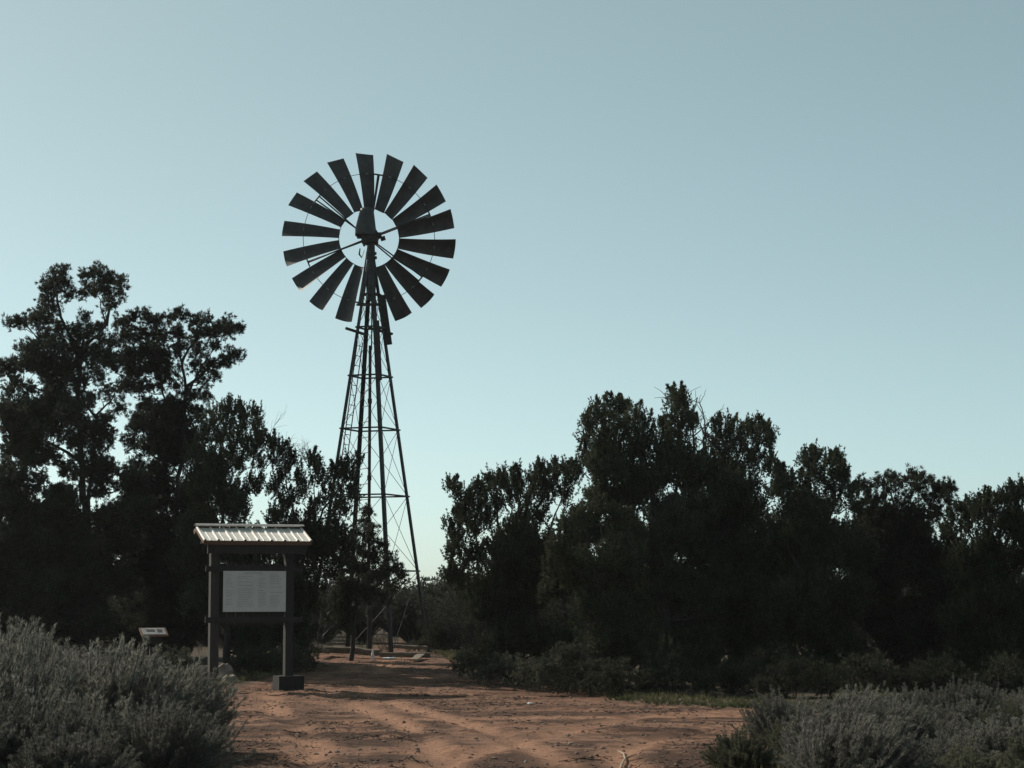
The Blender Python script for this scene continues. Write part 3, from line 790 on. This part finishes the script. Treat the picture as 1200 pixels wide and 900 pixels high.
make_tree('pinyon_pine', 'second dark pinyon with flat spreading top reaching right beside the tallest one', 'tree', GL, 42.5, 205,
    [[(205, 790), (204, 660), (208, 560), (217, 467), (213, 424), (206, 385)], [(206, 540), (194, 470), (185, 438), (160, 395)], [(217, 467), (236, 430), (262, 392)], [(217, 455), (245, 430), (272, 418)], [(213, 424), (235, 385)]],
    [(143, 380, 9), (156, 374, 8), (170, 372, 8), (183, 378, 9), (150, 395, 10), (168, 392, 11), (188, 395, 10), (200, 372, 7), (213, 370, 8), (226, 377, 8), (240, 375, 7), (254, 382, 8), (268, 378, 7), (277, 385, 7), (264, 390, 8), (246, 392, 9), (228, 394, 9), (208, 390, 9),
     (212, 408, 9), (232, 410, 8), (250, 406, 6), (270, 418, 8), (278, 416, 6), (262, 425, 8), (246, 428, 8), (228, 428, 8), (252, 440, 5), (150, 415, 10), (170, 412, 11), (190, 415, 8), (158, 435, 11), (178, 432, 11), (198, 438, 8), (238, 446, 7),
     (148, 455, 11), (168, 455, 11), (190, 452, 7), (208, 452, 6), (222, 462, 9), (238, 465, 8), (174, 475, 12), (200, 475, 10), (160, 495, 11), (185, 498, 12), (210, 492, 12), (232, 485, 10), (150, 520, 9), (172, 525, 12), (198, 525, 14), (222, 512, 12), (160, 550, 12), (186, 552, 14)],
    'pinyon', 12, 3.9, fill=[(180, 430, 38, 36, 1.4), (195, 505, 48, 42, 4), (195, 590, 55, 45, 5), (200, 665, 65, 50, 6), (180, 735, 65, 42, 6), (165, 664, 36, 32, 6)], trunk_r=.13)
make_tree('juniper', 'bushy dark juniper rising directly behind the notice board roof', 'tree', GL, 39.5, 268,
    [[(268, 800), (266, 700), (262, 600), (258, 520)], [(266, 690), (288, 600), (298, 530)], [(264, 650), (230, 580), (238, 510)]],
    [(252, 488, 9), (266, 478, 7), (266, 492, 9), (283, 480, 7), (282, 496, 9), (300, 488, 6), (301, 505, 9), (240, 505, 11), (258, 510, 12), (280, 515, 12), (298, 525, 10), (307, 516, 6), (232, 530, 14), (255, 535, 14), (280, 540, 14), (304, 545, 8), (228, 560, 15), (298, 570, 12)],
    'juniper', 13, 4.5, fill=[(258, 575, 42, 45, 6), (250, 650, 60, 55, 7), (270, 715, 56, 45, 7), (298, 648, 34, 28, 7), (285, 755, 50, 26, 5)], trunk_r=.12)
make_tree('juniper', 'ragged juniper with bare grey twigs on top between the notice board and windmill', 'tree', GL, 40.5, 352,
    [[(352, 795), (350, 700), (345, 620), (335, 550)], [(350, 690), (365, 600), (372, 545)], [(365, 620), (398, 570), (412, 545)], [(348, 640), (322, 570)]],
    [(318, 520, 5), (330, 527, 6), (322, 540, 8), (342, 540, 6), (333, 558, 9), (320, 572, 11), (350, 560, 7), (366, 540, 6), (372, 552, 7), (358, 575, 9), (380, 566, 7), (392, 556, 6), (403, 552, 6), (418, 542, 6), (412, 560, 6), (400, 572, 8), (413, 580, 6), (384, 585, 9), (340, 585, 12), (365, 598, 11), (325, 600, 13), (392, 603, 9), (406, 596, 7)],
    'juniper', 14, 3.6, fill=[(342, 635, 42, 36, 5.5), (345, 690, 46, 40, 6), (390, 640, 24, 34, 4), (345, 740, 36, 34, 5)], dead=[(322, 560, 316, 505, .014), (345, 560, 352, 528, .012), (365, 560, 362, 522, .012), (380, 570, 386, 540, .01), (330, 545, 340, 518, .01)], trunk_r=.10)
make_tree('pinyon_pine', 'small pointed pinyon growing in front of the windmill legs', 'tree', GL, 41.8, 412,
    [[(412, 785), (416, 720), (424, 660), (430, 605)]],
    [(430, 601, 5), (427, 612, 7), (436, 620, 6), (421, 625, 8), (434, 633, 8), (412, 640, 9), (446, 640, 7), (428, 648, 10), (440, 655, 10), (404, 658, 11), (456, 655, 6), (452, 668, 9), (465, 665, 5), (468, 676, 5), (420, 668, 12), (438, 676, 10), (398, 680, 11), (458, 685, 7), (410, 692, 12), (432, 695, 11), (450, 700, 7)],
    'pinyon', 15, 3.6, fill=[(400, 715, 26, 24, 2.5)], trunk_r=.08)

make_tree('juniper', 'leftmost juniper of the right-hand group with tufted crown at the edge of the clearing', 'tree', GR, 36.5, 600,
    [[(600, 800), (596, 740), (589, 680), (585, 620), (582, 575)], [(590, 690), (560, 640), (546, 590)], [(588, 660), (615, 600), (633, 562)], [(592, 700), (645, 620), (668, 560)], [(560, 650), (535, 668)]],
    [(531, 571, 7), (540, 578, 5), (548, 588, 8), (562, 576, 7), (572, 568, 7), (582, 560, 7), (590, 568, 8), (602, 557, 7), (608, 567, 8), (622, 566, 7), (632, 553, 5), (636, 563, 7), (648, 549, 6), (652, 560, 8), (668, 550, 6), (670, 562, 8), (536, 606, 6), (529, 622, 8), (536, 634, 7), (545, 605, 9), (560, 595, 11), (578, 588, 11), (597, 582, 11), (617, 585, 11), (640, 580, 12), (660, 578, 11), (552, 620, 10), (542, 640, 9), (572, 612, 12), (530, 650, 5), (532, 668, 7), (526, 676, 5), (545, 660, 9), (610, 605, 12), (633, 603, 12), (540, 682, 8), (585, 640, 12), (560, 648, 12)],
    'juniper', 21, 4.5, fill=[(595, 650, 45, 48, 6), (585, 720, 46, 50, 6.5), (640, 660, 35, 70, 7), (682, 625, 22, 26, 8, .6), (625, 755, 50, 38, 6)], trunk_r=.13)
make_tree('juniper', 'broad tall juniper with dead bare branches through its top, highest right of the clearing', 'tree', GR, 37.5, 780,
    [[(780, 815), (775, 700), (770, 620), (760, 560), (745, 500)], [(772, 660), (735, 590), (712, 540), (708, 490)], [(776, 640), (795, 560), (793, 480)], [(778, 660), (830, 590), (848, 520)], [(778, 680), (860, 610), (893, 520)], [(712, 560), (690, 520)]],
    [(700, 482, 8), (711, 475, 8), (722, 480, 9), (733, 481, 8), (746, 485, 9), (692, 497, 10), (707, 496, 11), (724, 500, 11), (741, 502, 12), (756, 500, 9), (690, 515, 9), (704, 517, 12), (722, 520, 13), (742, 522, 13), (762, 520, 11), (683, 535, 8), (697, 540, 12), (677, 552, 9), (788, 464, 6), (799, 466, 6), (793, 476, 9), (787, 488, 9), (803, 487, 8), (775, 500, 7), (780, 512, 10), (795, 508, 9), (812, 498, 5), (843, 503, 8), (852, 512, 9), (838, 518, 9), (858, 500, 6), (866, 512, 6), (878, 504, 6), (890, 498, 6), (897, 507, 7), (885, 515, 9), (905, 520, 7), (868, 528, 9), (850, 532, 12), (882, 538, 11), (900, 545, 10), (830, 540, 8), (916, 560, 9), (912, 575, 11)],
    'juniper', 22, 4.6, fill=[(722, 560, 48, 42, 7), (780, 560, 45, 42, 6), (850, 580, 60, 42, 7), (780, 640, 95, 60, 7), (800, 720, 110, 55, 6), (775, 775, 95, 38, 8), (840, 775, 70, 38, 7), (890, 660, 60, 70, 6), (855, 658, 48, 34, 7), (862, 752, 38, 36, 9), (832, 625, 36, 26, 8), (936, 645, 30, 28, 8), (905, 745, 30, 40, 8)],
    dead=[(800, 560, 812, 488, .034), (812, 560, 828, 488, .03), (824, 565, 840, 505, .026), (770, 540, 772, 510, .02), (866, 545, 872, 512, .018), (805, 560, 800, 520, .02)], trunk_r=.18)
make_tree('juniper', 'rounded weeping juniper bush bulging forward below the tall juniper', 'tree', GR, 34.0, 705,
    [[(705, 812), (702, 740), (700, 660)], [(703, 760), (665, 690)], [(703, 760), (745, 690)]],
    [(652, 640, 12, -.2), (662, 618, 13, -.2), (682, 605, 13, -.1), (705, 600, 14, 0), (728, 606, 13, 0), (748, 622, 12, .1), (644, 665, 12, -.2), (640, 690, 10, -.1)],
    'weeping', 23, 5.5, fill=[(700, 660, 56, 58, 8), (705, 730, 62, 50, 6)], trunk_r=.12)
make_tree('juniper', 'juniper with two narrow tufted tops standing right of the tall juniper', 'tree', GR, 36.0, 960,
    [[(960, 815), (958, 700), (950, 600), (948, 545)], [(958, 690), (975, 600), (980, 545)], [(958, 720), (920, 620), (915, 570)]],
    [(944, 538, 6), (955, 534, 6), (948, 550, 9), (957, 556, 7), (944, 566, 9), (972, 540, 6), (981, 538, 6), (978, 553, 9), (990, 555, 6), (984, 568, 10), (970, 572, 8), (998, 575, 6), (916, 556, 8), (924, 566, 8), (912, 574, 10), (930, 585, 11), (950, 585, 12), (1000, 590, 9), (975, 592, 12)],
    'juniper', 24, 4.6, fill=[(955, 625, 60, 38, 7), (985, 655, 42, 34, 9), (950, 700, 75, 60, 7), (960, 775, 75, 40, 7)], trunk_r=.13)
make_tree('pinyon_pine', 'open airy pinyon with sky showing through its rounded top, near the right edge', 'tree', GR, 37.5, 1050,
    [[(1050, 815), (1052, 700), (1055, 620), (1040, 570)], [(1054, 650), (1075, 600), (1105, 580)], [(1054, 640), (1030, 600), (1012, 572)], [(1058, 615), (1072, 570)]],
    [(1012, 567, 6), (1018, 576, 7), (1032, 566, 6), (1043, 560, 7), (1052, 568, 7), (1040, 578, 8), (1066, 560, 6), (1078, 561, 7), (1090, 567, 6), (1072, 573, 7), (1106, 570, 5), (1113, 574, 5), (1110, 584, 6), (1100, 577, 6), (1098, 592, 8), (1084, 585, 8), (1060, 586, 8), (1028, 590, 10), (1045, 597, 10), (1072, 600, 10), (1090, 606, 9), (1100, 604, 5), (1010, 595, 10), (1080, 620, 10)],
    'pinyon', 25, 3.6, fill=[(1040, 630, 50, 34, 7), (1092, 655, 32, 26, 7), (1110, 720, 30, 60, 7), (1050, 700, 65, 60, 7), (1050, 775, 65, 40, 7)], trunk_r=.11)
make_tree('juniper', 'dense juniper cut off by the right edge of the picture', 'tree', GR, 34.5, 1165,
    [[(1165, 815), (1165, 700), (1160, 620), (1150, 590)], [(1165, 690), (1185, 620), (1190, 585)], [(1165, 720), (1125, 650), (1118, 620)], [(1170, 700), (1220, 620)]],
    [(1128, 603, 8), (1118, 615, 8), (1108, 628, 9), (1138, 596, 6), (1148, 590, 7), (1160, 588, 6), (1150, 602, 10), (1172, 590, 7), (1183, 580, 7), (1197, 576, 7), (1190, 590, 9), (1168, 604, 10), (1188, 606, 8), (1210, 585, 10), (1225, 600, 12), (1135, 618, 10), (1160, 622, 11), (1180, 622, 8), (1118, 640, 11), (1150, 640, 12)],
    'juniper', 26, 4.6, fill=[(1150, 665, 50, 36, 7), (1170, 720, 80, 60, 7), (1210, 640, 45, 45, 6), (1160, 780, 75, 38, 7)], trunk_r=.13)

# ------------------------------------------------------------------ shrubs under the trees
GS = 'low shrubs at the foot of the trees'
SH = [(560, 37.0, 24, 36, 'grey-green shrub at the left corner of the right-hand trees beside the clearing'),
      (592, 35.4, 34, 30, 'low spreading shrub at the clearing edge under the leftmost right-hand juniper'),
      (632, 34.4, 30, 32, 'low shrub beside the clearing left of the weeping juniper'),
      (668, 33.6, 36, 52, 'waist-high twiggy bush in front of the weeping juniper'),
      (720, 32.6, 40, 36, 'low dark bush at the foot of the weeping juniper'),
      (790, 32.8, 44, 36, 'wide low bush at the foot of the tall juniper'),
      (858, 32.6, 40, 34, 'low bush behind the green grass at the clearing edge'),
      (930, 31.6, 46, 40, 'low dark bush behind the left end of the right-hand sagebrush'),
      (1010, 31.4, 50, 44, 'low dark bush behind the middle of the right-hand sagebrush'),
      (1100, 31.4, 50, 42, 'low dark bush behind the right-hand sagebrush near the airy pinyon'),
      (1190, 31.4, 46, 42, 'low dark bush behind the sagebrush at the right edge'),
      (902, 34.6, 30, 44, 'low dark bush closing the gap between the tall juniper and the narrow-topped juniper'),
      (1131, 34.6, 34, 46, 'low dark bush closing the gap left of the rightmost juniper'),
      (520, 45.0, 30, 34, 'brushy shrub right of the tower foot by the dark log'),
      (300, 38.0, 34, 26, 'dark low bush in the shade directly behind the notice board'),
      (340, 38.6, 30, 28, 'dark low bush in the shade right of the notice board'),
      (205, 36.8, 24, 30, 'bush with reddish twigs just right of the lectern sign'),
      (130, 36.0, 44, 40, 'dark bush behind the left-hand sagebrush'),
      (40, 36.0, 50, 46, 'dark bush behind the sagebrush at the left edge')]
for i, (px, Y, rx, h, lab) in enumerate(SH):
    x = XY(px, Y); by = 693 + (EYE - float(gz(x, Y))) / Y * F
    make_tree('shrub', lab, 'shrub', GS, Y, px, [[(px, by + 3, 0), (px + 2, by - h * .6, 0)], [(px, by, 0), (px + rx * .5, by - h * .6, .1)], [(px, by, 0), (px - rx * .5, by - h * .55, -.1)]],
              [(px + rx * q, by - h * hh, h * .28) for q, hh in ((-.6, .6), (-.2, .85), (.25, .9), (.65, .6), (-.85, .3), (.85, .3), (0, .5))], 'shrub', 60 + i, 5.0, fill=[(px, by - h * .42, rx * .8, h * .42, 5)], trunk_r=.03, leafmat=M_dkshrub if px > 700 else None)

# ------------------------------------------------------------------ far brush beyond the tower
def far_bush(seed, w, h, mat):
    g = np.random.default_rng(seed); mb = MB(); tb = MB()
    n = 130; u = unit(g.normal(size=(n, 3))); u[:, 2] = np.abs(u[:, 2]); r = g.uniform(.3, 1, n) ** .5
    ends = u * r[:, None] * [w / 2, w / 2, h * .5] * g.uniform(.75, 1.2, (n, 1)) + [0, 0, h * .45]
    C = np.repeat(ends, 9, 0) + g.normal(size=(n * 9, 3)) * .13
    mb.blades(C, unit(np.repeat(u, 9, 0) + [0, 0, .6]), 12, .13, .030, .6, g)
    tb.cones(np.zeros((n, 3)), ends, .03, .006, 3)
    return mb, tb
protos = []
for i in range(5):
    mb, tb = far_bush(300 + i, [2.6, 3.2, 2.2, 3.6, 2.8][i], [1.9, 2.3, 1.7, 2.0, 2.6][i], M_far)
    r = thing('distant_bush', (0, 0, 0), 'grey-green bush in the hazy brush beyond the windmill', 'bush', 'distant bushes beyond the windmill')
    mb.build('crown', M_far, r, (0, 0, 0)); tb.build('stems', M_bark, r, (0, 0, 0)); protos.append(r)
g = np.random.default_rng(77); spots = []
for Y in (50, 55, 62, 70, 80, 92, 106):
    for px in np.arange(-80, 1290, 62 if Y < 75 else 50):
        X = XY(px + g.uniform(-20, 20), Y)
        if Y > 64 and (px < 250 or px > 650) and g.random() < .6: continue
        if Y == 50 and 380 < px < 520: continue
        spots.append((X, Y + g.uniform(-3, 3)))
for i, (x, y) in enumerate(spots):
    hgt = (1.6 + (693 - g.uniform(676, 694)) / F * y - float(gz(x, y))) / 2.1
    sc = max(.45, min(1.2, hgt)); loc = (x, y, float(gz(x, y)) - .05)
    if i < 5: r = protos[i]; r.location = loc; r.scale = (sc, sc, sc)
    else: copy_thing(protos[i % 5], loc, g.uniform(0, 6.28), (sc * g.uniform(.9, 1.3), sc, sc))

# ------------------------------------------------------------------ sagebrush
def sage(seed, nst, wands, mat, lean=(0, 0)):
    """unit bush: about 1 m high, 1.2 m wide"""
    g = np.random.default_rng(seed); st = MB(); lf = MB()
    A = []; B = []; LC = []; LA = []
    # a handful of crooked main stems, each fanning into many shoots
    for k in range(nst):
        az = g.uniform(0, 2 * math.pi); til = g.uniform(.05, 1.15) ** .9
        d = np.array([math.cos(az) * math.sin(til), math.sin(az) * math.sin(til), math.cos(til)])
        p0 = np.array([math.cos(az), math.sin(az), 0]) * g.uniform(0, .12)
        L = g.uniform(.5, .85) * (1 - .12 * til)
        cur = p0; seg = 6; dd = d
        for i in range(seg):
            dd = unit(dd + g.normal(size=3) * .055 + np.array([lean[0], lean[1], .10]) * .6 / seg * 2)
            nxt = cur + dd * L / seg
            A.append(cur); B.append(nxt)
            if i >= 2:
                m_ = (6, 11, 15, 15)[i - 2]
                t = g.uniform(0, 1, (m_, 1)); LC += list(cur + (nxt - cur) * t + g.normal(size=(m_, 3)) * .013)
                LA += [unit(dd + g.normal(size=3) * .2 + [0, 0, .2]) for _ in range(m_)]
            cur = nxt
        # slender seed wand
        if g.random() < wands:
            wd = unit(dd + np.array([lean[0], lean[1], .9])); wl = g.uniform(.12, .30)
            A.append(cur); B.append(cur + wd * wl)
            t = g.uniform(.1, 1, (14, 1)); LC += list(cur + wd * wl * t); LA += [unit(wd + g.normal(size=3) * .25) for _ in range(14)]
    st.cones(np.array(A), np.array(B), .005, .003, 3)
    lf.blades(np.array(LC), np.array(LA), 8, .052, .0062, .30, g)
    return st, lf
LABS = ('grey-green sagebrush in the thicket at the lower left', 'grey-green sagebrush in the thicket at the lower right')
def sage_proto(seed, nst, wands, mat, lean=(0, 0)):
    st, lf = sage(seed, nst, wands, mat, lean)
    r = thing('sagebrush', (0, 0, 0), LABS[0], 'sagebrush', 'x')
    lf.build('foliage', mat, r, (0, 0, 0)); st.build('stems', M_sagestem, r, (0, 0, 0)); return r
SP = [sage_proto(500, 290, .5, M_sage, (.25, 0)), sage_proto(501, 290, .6, M_sage, (.35, -.1)), sage_proto(502, 290, .35, M_sage), sage_proto(503, 290, .6, M_sage, (.1, .1)), sage_proto(504, 290, .2, M_sagegreen), sage_proto(505, 290, .45, M_sage, (-.1, 0))]
def outline_left(px): return np.interp(px, [-60, 0, 30, 55, 100, 120, 150, 190, 215, 250, 270, 290], [725, 722, 724, 758, 762, 742, 750, 782, 792, 783, 815, 860])
def outline_right(px): return np.interp(px, [825, 860, 885, 905, 940, 960, 1000, 1030, 1060, 1085, 1120, 1150, 1180, 1260], [880, 835, 822, 812, 812, 797, 790, 802, 796, 800, 797, 810, 814, 808])
used = [False] * len(SP); placed = []
def put(i, px, Y, H, side, rot, label=None, wide=1.0):
    x = XY(px, Y); loc = (x, Y, float(gz(x, Y)) - .03)
    grp = 'sagebrush left of the clearing' if side == 0 else 'sagebrush right of the clearing'
    sc = (H * wide, H * wide, H)
    if not used[i]:
        used[i] = True; r = SP[i]; r.location = loc; r.rotation_euler = (0, 0, rot); r.scale = sc
    else: r = copy_thing(SP[i], loc, rot, sc)
    r['label'] = label or LABS[side]; r['group'] = grp; placed.append(r); return r
g = np.random.default_rng(9)
for side in (0, 1):
    for Y in (26.8, 24.6, 22.6, 20.8, 19.2, 17.8, 16.5):
        step = .88 * F / Y
        rngx = np.arange(-70, 300, step) if side == 0 else np.arange(835, 1285, step)
        for px in rngx:
            q = px + g.uniform(-.35, .35) * step
            # bushes step back from the clearing edge
            if side == 0:
                lim = np.interp(Y, [15.5, 19, 22, 25, 27], [218, 196, 176, 160, 150]); 
                if q > lim: continue
                top = float(outline_left(q)) - 8
            else:
                lim = np.interp(Y, [15.5, 19, 22, 25, 27], [905, 905, 940, 962, 985])
                if q < lim: continue
                top = float(outline_right(q)) - 11
            top += g.uniform(-4, 34) + max(0, (21.6 - Y)) * (9 if side else 13)
            x = XY(q, Y); H = (EYE - (top - 693) / F * Y - float(gz(x, Y))) / .92
            H = min(max(H, .42), 1.6)
            i = int(g.integers(0, len(SP)))
            if i == 4 and side == 0 and g.random() < .6: i = 0
            put(i, q, Y, H, side, g.uniform(-.5, .5) if i < 2 else g.uniform(0, 6.28), None, min(1.35, max(1.08, .85 / H)) * g.uniform(.9, 1.12))
# a few that stand out
put(1, 196, 21.5, .90, 0, .1, 'windswept silvery sagebrush leaning right at the edge of the clearing below the notice board', 1.05)
put(4, 866, 19.0, .46, 1, 1.0, 'small greener bush at the bottom of the clearing edge, leftmost of the right-hand sagebrush', 1.2)
put(3, 912, 22.4, .58, 1, 2.0, 'small sagebrush at the upper left end of the right-hand thicket beside the grass', 1.1)
put(0, 20, 24.0, 1.25, 0, .3, 'tallest sagebrush standing at the left edge of the picture', 1.0)

# ------------------------------------------------------------------ grass (uncountable)
def grass(n, fn, name, label, mat, L, seed):
    g = np.random.default_rng(seed); mb = MB(); C = []
    while len(C) < n:
        x, y = fn(g)
        C.append((x, y, float(gz(x, y)) - .01))
    C = np.array(C); A = unit(g.normal(size=(len(C), 3)) * .15 + [0, 0, 1])
    mb.blades(C, A, 14, L, .008, .35, g)
    return tag(mb.build(name, mat, None, np.zeros(3)), label, 'grass', kind='stuff')
def edge_pt(g):
    y = g.uniform(17, 46); l, r = track_edges(y)
    if g.random() < .5: x = l - abs(g.normal()) * .6 + .1
    else: x = r + abs(g.normal()) * .7 - .15
    return x, y
grass(2600, edge_pt, 'dry_grass', 'thin dry grass along the edges of the bare earth', M_grass, .11, 31)
M_green = leaf_mat('green_grass_blades', (.045, .062, .028), (.075, .095, .04), (.12, .13, .07), .3)
def green_pt(g):
    y = g.uniform(28.3, 32.0); px = g.uniform(640, 905); l, r = track_edges(y); x = XY(px, y)
    return max(x, r - .4 + g.uniform(0, .4)), y
grass(330, green_pt, 'green_grass', 'short green grass at the foot of the right-hand trees', M_green, .075, 32)
def far_pt(g): 
    y = g.uniform(44, 75); return g.uniform(-.28, .28) * y, y
grass(2200, far_pt, 'far_grass', 'dull dry grass on the ground beyond the windmill', M_far, .22, 33)

# ------------------------------------------------------------------ light
SUN_AZ = R(-52)   # from +Y, negative = left
SUN_EL = R(37)
w = bpy.data.worlds.new("World"); scene.world = w; w.use_nodes = True
nt = w.node_tree; nt.nodes.clear()
sky = nt.nodes.new('ShaderNodeTexSky'); sky.sky_type = 'NISHITA'; sky.sun_disc = False
sky.sun_elevation = SUN_EL; sky.sun_rotation = SUN_AZ; sky.air_density = .5; sky.dust_density = 4.0; sky.ozone_density = 1.0; sky.altitude = 1900
hs = nt.nodes.new('ShaderNodeHueSaturation'); hs.inputs['Saturation'].default_value = .72; hs.inputs['Hue'].default_value = .48
gm_ = nt.nodes.new('ShaderNodeGamma'); gm_.inputs['Gamma'].default_value = .8
ml = nt.nodes.new('ShaderNodeMix'); ml.data_type = 'RGBA'; ml.blend_type = 'MULTIPLY'; ml.inputs['Factor'].default_value = 1; ml.inputs['B'].default_value = (1.16, 1.32, 1.16, 1)
bg = nt.nodes.new('ShaderNodeBackground'); bg.inputs['Strength'].default_value = .15
ow = nt.nodes.new('ShaderNodeOutputWorld')
nt.links.new(sky.outputs[0], hs.inputs['Color']); nt.links.new(hs.outputs[0], gm_.inputs['Color']); nt.links.new(gm_.outputs[0], ml.inputs['A']); nt.links.new(ml.outputs['Result'], bg.inputs['Color']); nt.links.new(bg.outputs[0], ow.inputs['Surface'])
sd = bpy.data.lights.new('sun', 'SUN'); sd.energy = 4.7; sd.angle = R(.5); sd.color = (1, .93, .82)
so = bpy.data.objects.new('sun', sd); COL.objects.link(so)
from mathutils import Vector
dirv = Vector((math.sin(SUN_AZ) * math.cos(SUN_EL), math.cos(SUN_AZ) * math.cos(SUN_EL), math.sin(SUN_EL)))
so.rotation_euler = dirv.to_track_quat('Z', 'Y').to_euler()
vs = scene.view_settings
vs.view_transform = 'Standard'; vs.look = 'None'; vs.exposure = 0; vs.gamma = 1; vs.use_curve_mapping = False

# ------------------------------------------------------------------ thin dusty air, added to lift the blacks as well
m, hn, ho = new_mat('dusty_air')
pv = hn.nodes.new('ShaderNodeVolumePrincipled'); pv.inputs['Color'].default_value = (.95, .95, .95, 1); pv.inputs['Density'].default_value = .0002; pv.inputs['Anisotropy'].default_value = .3
hn.links.new(pv.outputs[0], ho.inputs['Volume'])
mb = MB(); mb.box((0, 65, 5.2), (170, 160, 13.6))
tag(mb.build('haze', m, None, np.zeros(3)), 'faint dusty air over the clearing and the brush', 'haze', kind='stuff')
